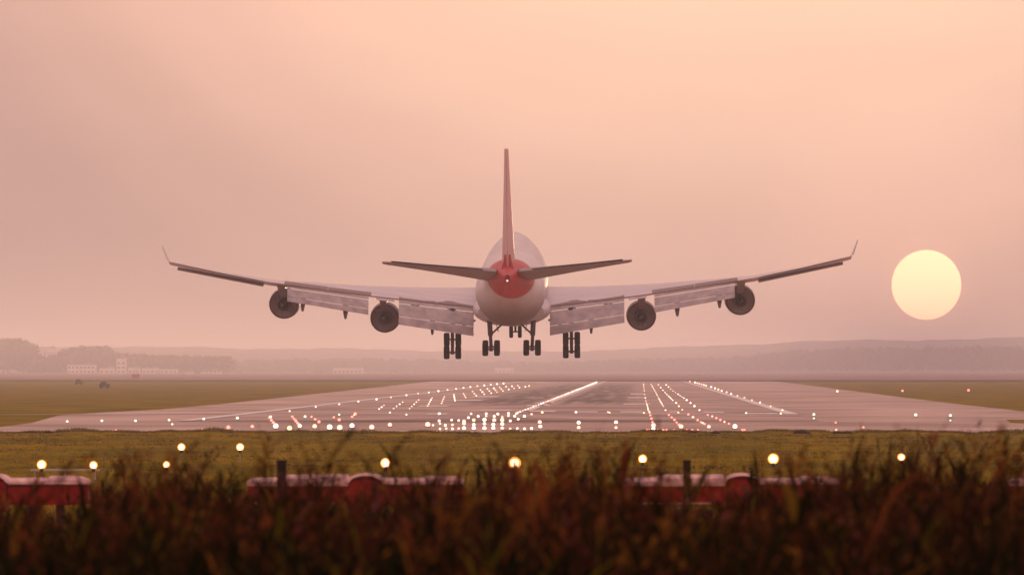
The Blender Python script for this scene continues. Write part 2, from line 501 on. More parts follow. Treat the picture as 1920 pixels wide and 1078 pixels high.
def fuselage():
    # y station, centre z, half width, z up, z down
    tab = [(0.0, 1.95, .16, .22, .22), (.8, 1.92, .42, .50, .48), (3, 1.80, .95, 1.10, 1.00), (7, 1.45, 1.75, 1.80, 1.95), (11, .95, 2.40, 2.30, 2.75), (15, .45, 2.86, 2.80, 3.05),
           (20, .10, 3.18, 3.15, 3.22), (24, 0, 3.25, 3.25, 3.25), (40, 0, 3.25, 3.25, 3.25), (44, 0, 3.25, 3.5, 3.25), (49, 0, 3.25, 4.35, 3.25), (60, 0, 3.22, 4.5, 3.22),
           (64, -.2, 2.7, 3.7, 2.75), (67, -.7, 1.75, 2.2, 1.75), (68.4, -1.0, .7, .8, .7), (68.6, -1.0, .1, .1, .1)]
    bm = bmesh.new(); rings = []
    ss = [0, .3, .8, 1.8, 3, 5, 7, 9, 11, 13, 15, 17.5, 20, 24, 30, 36, 40, 42, 44, 46.5, 49, 55, 60, 62, 64, 65.5, 67, 68, 68.4, 68.6]
    for y in ss:
        cz, hw, up, dn = interp(tab, y); r = []
        for k in range(48):
            a = 2 * PI * k / 48; c, s_ = math.cos(a), math.sin(a)
            ww = hw
            if s_ > 0 and up > hw * 1.05:      # narrow upper deck lobe
                ww = hw * (1 - .24 * s_ ** 2)
            r.append(Vector((ww * c, y, cz + (up if s_ > 0 else dn) * s_)))
        rings.append(r)
    loft(bm, rings)
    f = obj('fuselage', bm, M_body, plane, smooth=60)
    # belly fairing between the wings
    bm = bmesh.new(); rings = []
    for y, k in ((27, .05), (29, .55), (32, .9), (38, 1), (46, 1), (50, .8), (53, .3), (55, .05)):
        rings.append([Vector(((3.0 + .75 * k) * math.cos(a), y, -1.9 - .15 + (1.0 + .62 * k) * math.sin(a) * 1.0)) for a in [2 * PI * j / 28 for j in range(28)]])
    loft(bm, rings); obj('belly_fairing', bm, M_wing, f, smooth=60)
    # APU exhaust ring and tail navigation lamp
    bm = bmesh.new(); lathe(bm, [(.25, .24), (-.12, .22), (-.14, .17), (.2, .15), (.25, .01)], (0, 0, 1.97), n=20)
    obj('exhaust_outlet', bm, M_core, f, smooth=40)
    bm = bmesh.new(); bmesh.ops.create_icosphere(bm, subdivisions=2, radius=.09, matrix=Matrix.Translation((0, -.18, 1.68)))
    obj('tail_lamp', bm, M_tail_lamp, f)
    return f


def fin():
    bm = bmesh.new(); rings = []
    for q in [0, .05, .15, .3, .45, .6, .75, .9, .98, 1.0]:
        z = 2.2 + q * 11.2; ch = 11.0 * (1 - q) + 3.9 * q; ch *= 1 if q < 1 else .9
        yte = 2.8 * (1 - q) - 1.6 * q
        th = .115 - .02 * q
        rings.append([Vector((t * th * ch, yte + (1 - c) * ch, z)) for c, t in [(c, (t if t > 0 else t / .85)) for c, t in AF]])
    loft(bm, rings)
    f = obj('tail_fin', bm, [M_finm, M_red], plane, smooth=40)
    # rudder halves, red with a pale lower part
    for z0, z1 in ((2.6, 6.6), (6.7, 12.8)):
        bm = bmesh.new(); rings = []
        for k in range(4):
            z = z0 + (z1 - z0) * k / 3; q = (z - 2.2) / 11.2; ch = 11.0 * (1 - q) + 3.9 * q; yte = 2.8 * (1 - q) - 1.6 * q
            c2 = ch * .30; hw = ch * (.115 - .02 * q) * .30
            rings.append([Vector(p) for p in ((-hw - .012, yte + c2, z), (-hw * .5 - .012, yte + c2 * .45, z), (-.03, yte - .03, z), (.03, yte - .03, z), (hw * .5 + .012, yte + c2 * .45, z), (hw + .012, yte + c2, z))])
        loft(bm, rings); obj('rudder', bm, M_finm if z0 > 3 else M_finm, f, smooth=30)
    bm = bmesh.new(); box(bm, (0, 9.5, 4.1), (1.0, 8.5, 2.6)); 
    bm.free()
    # dorsal fillet painted red
    bm = bmesh.new(); rings = []
    for k in range(7):
        q = k / 6; y = 3.0 + q * 12.5; h = 1.7 * (1 - q) ** .9 + .1; wd = .70 * (1 - q * .5)
        rings.append([Vector(p) for p in ((-wd, y, 2.2 + .15 * q), (-wd * .55, y, 2.4 + h * .45), (-wd * .25 - .1, y, 2.3 + h * .9), (wd * .25 + .1, y, 2.3 + h * .9), (wd * .55, y, 2.4 + h * .45), (wd, y, 2.2 + .15 * q))])
    loft(bm, rings); obj('dorsal_fillet', bm, M_red, f, smooth=60)


def stab(s):
    bm = bmesh.new(); rings = []
    for q in (0, .15, .3, .5, .7, .85, .96, 1.0):
        x = 1.0 + q * 10.1; ch = 9.0 * (1 - q) + 2.5 * q; ch *= 1 if q < 1 else .82
        yte = 2.4 * (1 - q) - 1.4 * q; z = 2.42 + 1.05 * q
        rings.append([Vector((v.x * s, v.y, v.z)) for v in section(x, yte, z, ch, -5.6 + 1.5 * q, .145 - .03 * q)])
    loft(bm, rings)
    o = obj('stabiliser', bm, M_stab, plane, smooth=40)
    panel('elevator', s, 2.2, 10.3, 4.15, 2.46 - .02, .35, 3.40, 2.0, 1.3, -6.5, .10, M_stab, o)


def engine(s, x, y, z, wt):
    bm = bmesh.new()
    lathe(bm, [(2.75, 1.16), (2.9, 1.24), (2.6, 1.36), (1.6, 1.44), (.3, 1.43), (-.9, 1.40), (-1.45, 1.37), (-1.62, 1.33), (-1.62, 1.24), (-.8, 1.26), (1.4, 1.24), (1.42, .3)], (s * x, y, z), n=40)
    e = obj('engine', bm, M_cowl, plane, smooth=35)
    bm = bmesh.new()
    lathe(bm, [(-1.48, 1.235), (-1.2, 1.215), (-1.1, 1.12), (-.95, .55)], (s * x, y, z), n=40)
    obj('fan_duct', bm, M_duct, e, smooth=60)
    bm = bmesh.new()
    for k in range(14):
        a = 2 * PI * k / 14; u = Vector((math.cos(a), 0, math.sin(a))); v = Vector((-math.sin(a), 0, math.cos(a))); c = Vector((s * x, y - 1.02, z))
        P = [c + u * .55 - v * .05 + Vector((0, -.1, 0)), c + u * 1.1 - v * .05 + Vector((0, -.14, 0)), c + u * 1.1 + v * .02 + Vector((0, .10, 0)), c + u * .55 + v * .02 + Vector((0, .1, 0))]
        vs = [bm.verts.new(p) for p in P]; bm.faces.new(vs)
    obj('guide_vanes', bm, M_duct, e)
    bm = bmesh.new()
    lathe(bm, [(1.2, .55), (-1.0, .66), (-2.2, .60), (-2.9, .52), (-2.92, .46), (-2.3, .44), (-2.28, .3)], (s * x, y, z), n=32)
    lathe(bm, [(-2.2, .34), (-2.9, .27), (-3.5, .12), (-3.7, .01)], (s * x, y, z), n=20)
    obj('core_nozzle', bm, M_core, e, smooth=50)
    # pylon
    T = interp(wt, x); zle = T[1] + T[2] * math.sin(R(T[3])); yle = T[0] + T[2] * math.cos(R(T[3]))
    bm = bmesh.new()
    prof = [(y + 1.6, z + 1.38), (y - .9, z + 1.30), (y - 2.6, z + .62), (yle - 4.2, T[1] - .42), (yle - 4.4, T[1] - .1), (yle + .4, zle + .18), (y + 1.0, z + 1.75)]
    if x > 15: prof[3] = (yle - 5.2, T[1] - .35); prof[4] = (yle - 5.4, T[1] - .1)
    vl = [bm.verts.new((s * x - .24 - (.14 if 3 <= i <= 5 else 0), p[0], p[1])) for i, p in enumerate(prof)]
    vr = [bm.verts.new((s * x + .24 + (.14 if 3 <= i <= 5 else 0), p[0], p[1])) for i, p in enumerate(prof)]
    bm.faces.new(vl); bm.faces.new(vr[::-1])
    for k in range(len(prof)): bm.faces.new((vl[k], vl[(k + 1) % len(prof)], vr[(k + 1) % len(prof)], vr[k]))
    obj('pylon', bm, M_stab, e)


def wheel_bm(bm, c, r=.63, w=.54, mi_t=0, mi_r=1):
    lathe(bm, [(-w * .30, r * .45), (-w * .42, r * .62), (-w * .5, r * .80), (-w * .42, r * .95), (-w * .22, r), (w * .22, r), (w * .42, r * .95), (w * .5, r * .80), (w * .42, r * .62), (w * .30, r * .45)], c, 'X', 28, mi_t)
    for sg in (-1, 1):
        lathe(bm, [(sg * w * .30, r * .46), (sg * w * .2, r * .40), (sg * w * .22, r * .14), (sg * w * .36, r * .10), (sg * w * .36, .005)], c, 'X', 20, mi_r)


def bogie(x, y, zb, tilt, top, brace, name='landing_gear'):
    """truck of four wheels; zb = lowest point; tilt > 0 lowers the rear pair"""
    hb = .74; r = .62
    zc = zb + r + hb * math.sin(R(tilt))
    bm = bmesh.new()
    piv = Vector((x, y, zc)); top = Vector(top)
    tube(bm, [piv, piv + (top - piv) * .45], .16, 12); tube(bm, [piv + (top - piv) * .40, top], .24, 12)
    tube(bm, [piv + (top - piv) * .42, Vector(brace)], .09, 8)
    tube(bm, [piv + (top - piv) * .25 + Vector((0, .25, 0)), piv + (top - piv) * .6 + Vector((0, .3, 0))], .06, 6)
    d = Vector((0, math.cos(R(tilt)), math.sin(R(tilt))))
    tube(bm, [piv - d * (hb + .1), piv + d * (hb + .1)], .15, 10)
    for k in (-1, 1):
        p = piv + d * hb * k
        tube(bm, [p - Vector((.62, 0, 0)), p + Vector((.62, 0, 0))], .085, 10)
        lathe(bm, [(-.16, .2), (.16, .2)], p, 'X', 14)
    g_ = obj(name, bm, M_strut, plane, smooth=50)
    for k in (-1, 1):
        for j in (-1, 1):
            bm = bmesh.new(); wheel_bm(bm, piv + d * hb * k + Vector((.54 * j, 0, 0)))
            obj('wheel', bm, [M_tyre, M_rim], g_, smooth=40)
    return g_


fu = fuselage(); fin()
for s in (-1, 1):
    stab(s); W = wing(s); flaps(s, W)
    engine(s, 12.15, 43.0, -3.1, WT); engine(s, 21.35, 34.6, -1.40, WT)
    bogie(s * 5.55, 31.0, -6.55, 52, (s * 5.55, 31.6, -1.9), (s * 3.4, 31.6, -3.0))
    bogie(s * 1.90, 28.0, -6.15, 6, (s * 2.05, 28.4, -2.6), (s * .7, 28.6, -3.1))
    # gear doors
    bm = bmesh.new(); box(bm, (s * 1.35, 30.6, -3.55), (.07, 2.6, .9), rot=Matrix.Rotation(R(12 * s), 3, 'Y')); obj('gear_door', bm, M_flap, plane)
bm = bmesh.new()
tube(bm, [(0, 60.3, -5.2), (0, 60.9, -2.9)], [.10, .16], 12); tube(bm, [(0, 60.5, -4.2), (0, 63, -3.0)], .07, 8); tube(bm, [(-.5, 60.3, -5.2), (.5, 60.3, -5.2)], .08, 8)
ng = obj('nose_gear', bm, M_strut, plane, smooth=50)
for j in (-1, 1):
    bm = bmesh.new(); wheel_bm(bm, Vector((.42 * j, 60.3, -5.2)), .60, .38); obj('wheel', bm, [M_tyre, M_rim], ng, smooth=40)
    bm = bmesh.new(); box(bm, (.75 * j, 61.6, -3.7), (.06, 2.2, 1.1)); obj('gear_door', bm, M_flap, ng)

# ------------------------------------------------------------------ the sun itself
bm = bmesh.new(); SD = 24000
bmesh.ops.create_uvsphere(bm, u_segments=96, v_segments=48, radius=SD * 65.0 / FPX)
M_sun = emis('sun_surface', (1.0, .27, .15), 4.4); M_sun.cycles.emission_sampling = 'NONE'
su = obj('sun', bm, M_sun, smooth=180, loc=CAM + ray(*SUNPX).normalized() * SD)
tag(su, 'round pale yellow sun low in the dusty sky beyond the wing', 'sun', kind='structure')

# ------------------------------------------------------------------ airfield lamps
M_lw = emis('white_lamp_glass', (1.0, .72, .58), 2.8)
M_lw2 = emis('pinkish_lamp_glass', (1.0, .48, .38), 2.2)
M_lw3 = emis('warm_lamp_glass', (1.0, .60, .36), 2.2)
M_lg = emis('green_white_lamp_glass', (.80, 1.0, .72), 1.5)
M_lr = emis('red_lamp_glass', (1.0, .20, .15), 3.4)
M_lo = emis('amber_lamp_glass', (1.0, .62, .34), 9.0)
M_glow_bowl = mat('amber_glow_bowl', (.80, .34, .05), .6)
M_house = mat('lamp_housing', (.28, .20, .06), .6)


def lamp_mesh(name, r, mg):
    bm = bmesh.new()
    lathe(bm, [(0, r * 1.0), (r * .35, r * .85), (r * .4, r * .7), (r * .4, .01)], (0, 0, 0), 'Z', 12, 1)
    bmesh.ops.create_uvsphere(bm, u_segments=12, v_segments=8, radius=r * .8, matrix=Matrix.Translation((0, 0, r * 1.0)))
    me = bpy.data.meshes.new(name); bmesh.ops.recalc_face_normals(bm, faces=bm.faces); bm.to_mesh(me); bm.free()
    me.materials.append(mg); me.materials.append(M_house)
    me.polygons.foreach_set('use_smooth', [True] * len(me.polygons))
    return me


_lm = {}


def lamp(px, py, rpx, col, label, group):
    """an airfield lamp standing on the ground under the given line of sight"""
    rpx *= .82 * random.uniform(.85, 1.1)
    if col == 'w': col = random.choice('wwvu')
    p = ground(px, py + rpx * .6)
    r = max(.10, rpx * (p - CAM).length / FPX)
    rr_ = round(r, 2)
    k = (rr_, col)
    if k not in _lm: _lm[k] = lamp_mesh('runway_lamp', rr_, {'w': M_lw, 'v': M_lw2, 'u': M_lw3, 'g': M_lg, 'r': M_lr}[col])
    o = bpy.data.objects.new('runway_lamp', _lm[k]); C.objects.link(o); o.location = (p.x, p.y, .05)
    tag(o, label, 'runway lamp', group)


def rowpts(a, b, n, e=1.0):
    """n points from a to b equally spaced on the ground (in depth)"""
    A, B = ground(*a), ground(*b); r = []
    for i in range(n):
        t = (i / (n - 1)) ** e if n > 1 else 0
        P = A.lerp(B, t); 
        v = _rot.transposed() @ (P - CAM)
        r.append((960 + FPX * v.x / -v.z, 539 - FPX * v.y / -v.z))
    return r


G1 = 'lamps of the far side edge row'
for p in [(543, 772), (592, 764), (636, 759), (672, 754), (706, 750), (733, 746), (762, 742), (784, 739), (804, 737), (822, 734.5), (839, 732), (855, 730), (869, 728), (882, 726.5), (895, 725), (908, 723.5), (920, 722), (932, 721), (944, 720)]:
    lamp(*p, 2.6, 'w', 'small white lamp in the long row along the paved edge beneath the left wing', G1)
G2 = 'touchdown lamps beneath the left wing'
for (a, b, n) in (((661, 783), (667, 776), 3), ((711, 768), (720, 761), 3), ((738, 767), (755, 755), 4), ((768, 767), (785, 751), 5), ((802, 762), (810, 747), 5), ((828, 757), (833, 745), 4), ((853, 752), (851, 741), 4),
                  ((873, 746), (869, 739), 3), ((893, 743), (886, 735), 3), ((908, 740), (901, 732), 3), ((921, 738), (914, 730), 3), ((932, 736), (926, 729), 3), ((943, 734), (937, 727), 3), ((954, 731), (949, 726), 2),
                  ((964, 729), (960, 725), 2), ((974, 727.5), (971, 724), 2), ((985, 726), (982, 723.5), 1), ((992, 724.5), (990, 723), 1)):
    for k in range(n):
        q = k / (n - 1) if n > 1 else 0
        lamp(a[0] + (b[0] - a[0]) * q, a[1] + (b[1] - a[1]) * q, 2.2, 'w', 'small pinkish white lamp in the short slanting touchdown rows', G2)
G3 = 'pale green lamps in a cross row on the left apron'
for p in [(126, 792), (191, 791), (254, 791), (317, 789.5), (382, 787.5), (445, 786), (507, 784), (572, 783), (636, 779), (731, 775), (762, 779), (825, 777)]:
    lamp(*p, 4.0 if p[0] < 600 else 3.2, 'g', 'pale greenish lamp in the cross row on the wide apron at the left', G3)
lamp(323, 797, 3, 'w', 'small white lamp just in front of the pale green cross row', 'odd white lamps')
G4 = 'red lamps along the near grass edge'
for p in [(218, 809.5), (379, 808), (428, 804), (473, 802)]:
    lamp(*p, 3.6 if p[0] < 400 else 5, 'r', 'red lamp at the near edge of the apron, left of the bright row', G4)
for (a, b, n) in (((505, 785), (516, 799), 4), ((548, 783), (561, 799), 5), ((584, 783), (598, 793), 3), ((626, 784), (636, 789), 2), ((660, 783), (666, 778), 2)):
    for k in range(n):
        q = k / (n - 1); lamp(a[0] + (b[0] - a[0]) * q, a[1] + (b[1] - a[1]) * q, 3.2 + q, 'r', 'reddish lamp in a short slanting row behind the bright near lamps', 'slanting red lamps')
G5 = 'big bright lamps along the near edge of the concrete'
for (x, y, r) in [(517, 802, 7), (543, 806, 7), (562, 801, 5), (590, 802, 7), (618, 804, 8), (637, 805, 7), (660, 801, 7), (697, 804, 7), (731, 799, 6), (802, 799, 6.5), (812, 799, 3)]:
    lamp(x, y, r, 'w', 'big glaring white lamp in the near row just beyond the grass', G5)
G6 = 'approach lamp cluster at the runway centre'
F7 = [(975, 348), (1010, 346), (1045, 348), (1080, 346), (1110, 346), (1165, 345), (1225, 346), (1275, 345), (1325, 345), (1370, 347), (1410, 346), (1450, 348), (1490, 346),
      (975, 318), (1005, 328), (1045, 325), (1110, 320), (1165, 325), (1225, 320), (1275, 325), (1325, 322), (970, 303), (1040, 298), (1080, 300), (1110, 308), (1165, 300), (1225, 298), (1280, 300), (1325, 300), (1370, 303), (1415, 293),
      (1135, 285), (1190, 277), (1235, 275), (1280, 277), (1325, 282), (1360, 274), (1395, 276), (1450, 277), (1490, 265), (1150, 262), (1235, 262), (1300, 264), (1360, 260), (1405, 262), (1550, 255), (970, 262)]
for x, y in F7:
    big = 5.2 if (y > 295 and 1090 < x < 1350) else 3.6
    lamp(500 + x / 3, 690 + y / 3, big, 'w', 'bright lamp in the dense cluster at the near end of the runway centre line', G6)
G7 = 'centre line lamps'
for p in rowpts((968, 776), (1119, 717.5), 54, 1.25):
    lamp(*p, 2.2, 'w', 'white lamp in the dense slanting centre line beyond the cluster', G7)
for (x, y, r) in [(1012, 794, 5), (1013, 802, 5), (1085, 795, 5.5), (1085, 804, 5.5), (1155, 794, 4.6), (1155, 804, 5), (1080, 774.5, 3.2), (1143, 775, 3), (1140, 774, 2.4), (1017, 775, 3)]:
    lamp(x, y, r, 'w', 'white lamp standing in a pair between the cluster and the red rows', 'paired white lamps')
G8 = 'slanting rows of lamps beneath the right wing'


def z8(x, y): return (1100 + x / 4.8, 690 + y / 4.8)


rows = [([(512, 150), (517, 200), (530, 290), (545, 340), (555, 385)], 12), ([(580, 150), (620, 220), (655, 290), (690, 350)], 12),
        ([(645, 155), (700, 220), (745, 265), (775, 295)], 9), ([(715, 155), (770, 205), (830, 245), (875, 275)], 9)]
for pts, n in rows:
    for k in range(n):
        u = k / (n - 1) * (len(pts) - 1); i = min(int(u), len(pts) - 2); q = u - i
        lamp(*z8(pts[i][0] + (pts[i + 1][0] - pts[i][0]) * q, pts[i][1] + (pts[i + 1][1] - pts[i][1]) * q), 1.8, 'w', 'small white lamp in one of the four fanning rows under the right wing', G8)
for x, y in [(710, 385), (805, 320), (830, 350), (860, 382), (825, 408), (900, 295), (935, 320), (970, 350), (1015, 385), (515, 410), (565, 405)]:
    lamp(*z8(x, y), 2.6, 'w', 'small white lamp in one of the four fanning rows under the right wing', G8)
G9 = 'red rows near the grass under the right wing'
for (pts, n) in (([(572, 432), (588, 480), (600, 520)], 4), ([(740, 430), (790, 475), (830, 520)], 5), ([(915, 425), (1020, 490), (1060, 512)], 6), ([(1090, 430), (1140, 445), (1185, 467), (1230, 490), (1280, 510)], 6)):
    for k in range(n):
        u = k / (n - 1) * (len(pts) - 1); i = min(int(u), len(pts) - 2); q = u - i
        lamp(*z8(pts[i][0] + (pts[i + 1][0] - pts[i][0]) * q, pts[i][1] + (pts[i + 1][1] - pts[i][1]) * q), 3.2, 'v' if n > 5 and k % 3 == 1 else 'r', 'pinkish red lamp in the fanning rows close to the grass edge', G9)
for x, y, r in [(602, 530, 7), (850, 540, 7), (1100, 540, 6), (1335, 540, 6), (600, 560, 5)]:
    lamp(*z8(x, y), r, 'w', 'glaring lamp at the near end of a fanning red row', 'near end lamps of the red rows')
for x in (540, 560, 640, 690, 720, 790, 900, 950, 1000, 1400, 1420):
    lamp(*z8(x, 568), 2.2, 'r', 'tiny red lamp right at the grass edge under the right wing', 'tiny red edge lamps')
G10 = 'edge lamps beyond the right hand edge line'
for x, y in [(930, 125), (975, 134), (995, 140), (1015, 146), (1035, 152), (1055, 158), (1075, 164), (1120, 176), (1155, 188), (1185, 198), (1215, 210), (1260, 223), (1300, 238), (1357, 256), (1420, 272), (1487, 295), (1560, 316), (1655, 350), (1762, 385)]:
    lamp(*z8(x, y), 2.6, 'w', 'white lamp in the long row beyond the right hand painted edge line', G10)
for x, y, r, c in [(1464, 777, 3.4, 'w'), (1399, 776, 3.0, 'g'), (1526, 779, 4.2, 'g'), (1526, 786, 3, 'g'), (1717, 780, 4.4, 'g'), (1782, 781, 4.6, 'g'), (1782, 790, 3, 'g')]:
    lamp(x, y, r, c, 'pale lamp of the cross row on the concrete towards the right', 'right cross row lamps')
for x, y, r, c in [(1567, 794, 2.8, 'r'), (1619, 803, 3, 'r')]:
    lamp(x, y, r, c, 'faint pink lamp on the right concrete just beyond the grass', 'faint pink lamps')
for x, y, r, c in [(1568, 808, 2.4, 'w'), (1464, 810.5, 3, 'w'), (1718, 811, 2.4, 'w')]:
    lamp(x, y, r, c, 'faint white lamp right at the grass edge on the right', 'faint white edge lamps')
for x, y in [(1570, 735), (1692, 734), (1816, 733)]:
    lamp(x, y, 3.3, 'r' if x > 1600 else 'w', 'distant pinkish lamp in the far row along the right hand field', 'distant field lamps')

# approach lamps on poles in the near turf
proto = None


def approach(px, py, py_foot, rpx, label):
    global proto
    g0 = ground(px, py_foot); Y = g0.y; h = (py_foot - py) * (g0 - CAM).length / FPX; r = .86 * rpx * (g0 - CAM).length / FPX
    e = empty('approach_lamp', (g0.x, Y, tz(g0.x, Y)))
    tag(e, label, 'approach lamp', 'amber lit approach lamps on poles')
    bm = bmesh.new(); tube(bm, [(0, 0, -.05), (0, 0, h - r * 1.3)], .035, 8); box(bm, (0, 0, .02), (.3, .3, .06))
    obj('pole', bm, M_house, e)
    bm = bmesh.new(); lathe(bm, [(h - r * 2.2, .04), (h - r * 2.1, .07), (h - r * 1.3, .08), (h - r * 1.0, .05)], (0, 0, 0), 'Z', 16); obj('housing', bm, M_dark, e)
    bm = bmesh.new(); bmesh.ops.create_uvsphere(bm, u_segments=16, v_segments=10, radius=r * .95, matrix=Matrix.Translation((0, 0, h))); obj('lens', bm, M_lo, e, smooth=180)
    bm = bmesh.new(); lathe(bm, [(r * .5, r * 1.35), (r * .9, r * 1.2), (r * 1.3, r * .9), (r * 1.35, .01), (r * 1.45, .01), (r * 1.4, r * 1.0), (r * 1.0, r * 1.25), (r * .5, r * 1.4), (r * .5, r * 1.35)], (0, 0, h), 'Y', 24); obj('reflector', bm, M_glow_bowl, e, smooth=40)  # amber bowl added behind the lens to give the lamp a glow


for a in [(78, 871, 905, 7.5, 'leftmost lit lamp above the crossbar at the far left'), (175, 872, 905, 6.5, 'lit lamp above the right end of the crossbar at the far left'),
          (312, 871, 898, 6, 'lone lit lamp between the crossbar pair and the taller reeds'), (340, 838, 866, 6, 'farther left of the two lit lamps set deeper in the turf'),
          (450, 838, 866, 6, 'farther right of the two lit lamps set deeper in the turf'), (723, 868, 900, 8, 'lit lamp on its pole above the red barrier left of centre'),
          (965, 868, 902, 10, 'largest glaring lamp in the turf, near the middle of the picture'), (1205, 860, 894, 7, 'lit lamp on a thin pole over the left end of a red barrier'),
          (1450, 860, 894, 8.5, 'bright lamp over the right end of the red barrier with the dark post'), (1690, 857, 892, 6.5, 'rightmost lit lamp alone above the brown weeds')]:
    approach(*a)
a = at(57, 881, 335); b2 = at(187, 881, 335)
bm = bmesh.new(); box(bm, ((a.x + b2.x) / 2, 335, a.z), (b2.x - a.x, .09, .10), bev=.02)
for x in (a.x + .2, (a.x + b2.x) / 2, b2.x - .2): tube(bm, [(x, 335, 0), (x, 335, a.z - .05)], .03, 6)
tag(obj('crossbar', bm, mat('crossbar_metal', (.45, .36, .30), .5)), 'thin pale horizontal crossbar beneath the two leftmost lit lamps', 'crossbar')

# ------------------------------------------------------------------ red barriers
M_bred = mat('barrier_red', (.36, .014, .008), .7, spec=.15, col2=(.20, .008, .006), scale=1.2)
M_bpale = mat('barrier_pale_cap', (.85, .50, .46), .6, col2=(.50, .22, .20), scale=2.2)
bl = ['red barrier with pale cap at the far left under the crossbar', 'red barrier with pale cap left of centre, a dark post before it',
      'red barrier with pale cap right of centre, a dark post standing before it', 'red barrier whose pale end just shows at the far right']
YB = 115.0
BK = YB / FPX


def barrier():
    e = empty('barrier')
    def prism(bm, top, zlow, d, mi=0):
        """outline of (x, ztop) points extruded in depth with a rounded front"""
        n = len(top)
        for sgn in (0,):
            pass
        A = [bm.verts.new((x, -d / 2, zlow)) for x, z in top]; B = [bm.verts.new((x, -d / 2, z - .05)) for x, z in top]
        Cc = [bm.verts.new((x, -d / 2 + .08, z)) for x, z in top]; D = [bm.verts.new((x, d / 2, z)) for x, z in top]; E = [bm.verts.new((x, d / 2, zlow)) for x, z in top]
        for S0, S1 in ((A, B), (B, Cc), (Cc, D), (D, E), (E, A)):
            for k in range(n - 1): bm.faces.new((S0[k], S0[k + 1], S1[k + 1], S1[k]))
        bm.faces.new([A[0], B[0], Cc[0], D[0], E[0]]); bm.faces.new([E[-1], D[-1], Cc[-1], B[-1], A[-1]])
        for f in bm.faces: f.material_index = mi
    zt = lambda py: (VPY - py) * BK + CAM.z
    L0 = [(0, 908), (6, 903), (60, 902), (62, 897), (185, 896), (188, 901)]
    H0 = [(190, 905)] + [(220 - 30 * math.cos(PI * k / 10), 901 - 9 * math.sin(PI * k / 10)) for k in range(11)] + [(252, 905)]
    R0 = [(254, 903), (330, 903), (332, 899), (385, 900), (404, 906)]
    bm = bmesh.new(); prism(bm, [(x * BK, zt(y + 4)) for x, y in L0], zt(944), .6); obj('barrier_body', bm, M_bred, e)
    bm = bmesh.new(); prism(bm, [(x * BK, zt(y)) for x, y in H0], zt(958), .7); obj('barrier_hump', bm, M_bred, e)
    bm = bmesh.new(); prism(bm, [(x * BK, zt(y + 3)) for x, y in R0], zt(946), .6); obj('barrier_body', bm, M_bred, e)
    for pts, hgt in ((L0, 12), (R0, 9)):
        bm = bmesh.new(); prism(bm, [(x * BK, zt(y - 7)) for x, y in pts], zt(pts[2][1] + 8), .7); obj('pale_cap', bm, M_bpale, e)
    bm = bmesh.new()
    rings = []
    for k in range(13):
        a_ = PI * k / 12; cx = 221; 
        rings.append([Vector(((cx - r_ * math.cos(a_)) * BK, yy, zt(904 - (r_ - 9) * .62 * math.sin(a_)))) for r_, yy in ((30, -.40), (37, -.36), (37, .36), (30, .36))])
    loft(bm, rings); obj('pale_cap', bm, M_bpale, e)
    bm = bmesh.new(); box(bm, (88 * BK, -.34, zt(942)), (150 * BK, .06, 3.2 * BK), bev=.01); obj('lower_rail', bm, M_bpale, e)
    bm = bmesh.new()
    for x in (30, 120, 215, 300, 350): tube(bm, [(x * BK, 0, .8), (x * BK, 0, zt(940))], .07, 8)
    box(bm, (95 * BK, -.05, zt(965)), (140 * BK, .5, 22 * BK)); 
    obj('support', bm, mat('barrier_support', (.10, .02, .02), .7), e)
    return e


bp = barrier()
for i, px in enumerate((-236, 466, 1170, 1894)):
    o = bp if i == 0 else copy_tree(bp)
    q = at(px, 900, YB); o.location = (q.x, YB, 0)
    tag(o, bl[i], 'barrier', 'red barriers with pale caps')

# ------------------------------------------------------------------ posts
M_wood = mat('weathered_post', (.022, .013, .011), .9, col2=(.035, .02, .015), scale=6, spec=.05)
for px, py, wpx, Y, lab in ((528, 866, 17, 92, 'short dark post in front of the red barrier left of centre'), (1288, 866, 14, 92, 'dark upright post in front of the red barrier right of centre')):
    q = at(px, py, Y); wd = wpx * Y / FPX; zb = tz(q.x, Y)
    bm = bmesh.new(); box(bm, (0, 0, (q.z - zb) / 2 - .1), (wd, wd, q.z - zb + .2), bev=.012); box(bm, (0, 0, q.z - zb + .012), (wd * 1.15, wd * 1.15, .03), bev=.008)
    tag(obj('fence_post', bm, M_wood, loc=(q.x, Y, zb)), lab, 'fence post', 'dark fence posts')
q = at(702, 905, 60); e = empty('marker_stake', (q.x, 60, 3.1)); tag(e, 'thin reddish marker stake with a red reflector amid the weeds', 'marker stake')
bm = bmesh.new(); box(bm, (0, 0, (q.z - 3.1) / 2), (.03, .02, q.z - 3.1)); obj('stake', bm, mat('stake_paint', (.10, .03, .028), .6), e)
q2 = at(702, 1040, 60); bm = bmesh.new(); box(bm, (0, -.02, q2.z - 3.1), (.035, .012, .11), bev=.004); obj('reflector', bm, mat('red_reflector', (.75, .02, .02), .2, coat=1), e)

# ------------------------------------------------------------------ distance: hills, woods, town
M_hill = mat('distant_hills', (.03, .025, .025), .95, col2=(.08, .07, .06), scale=.004)
M_wood_far = leafmat('distant_foliage', (.055, .042, .038), (.08, .062, .052), .1)


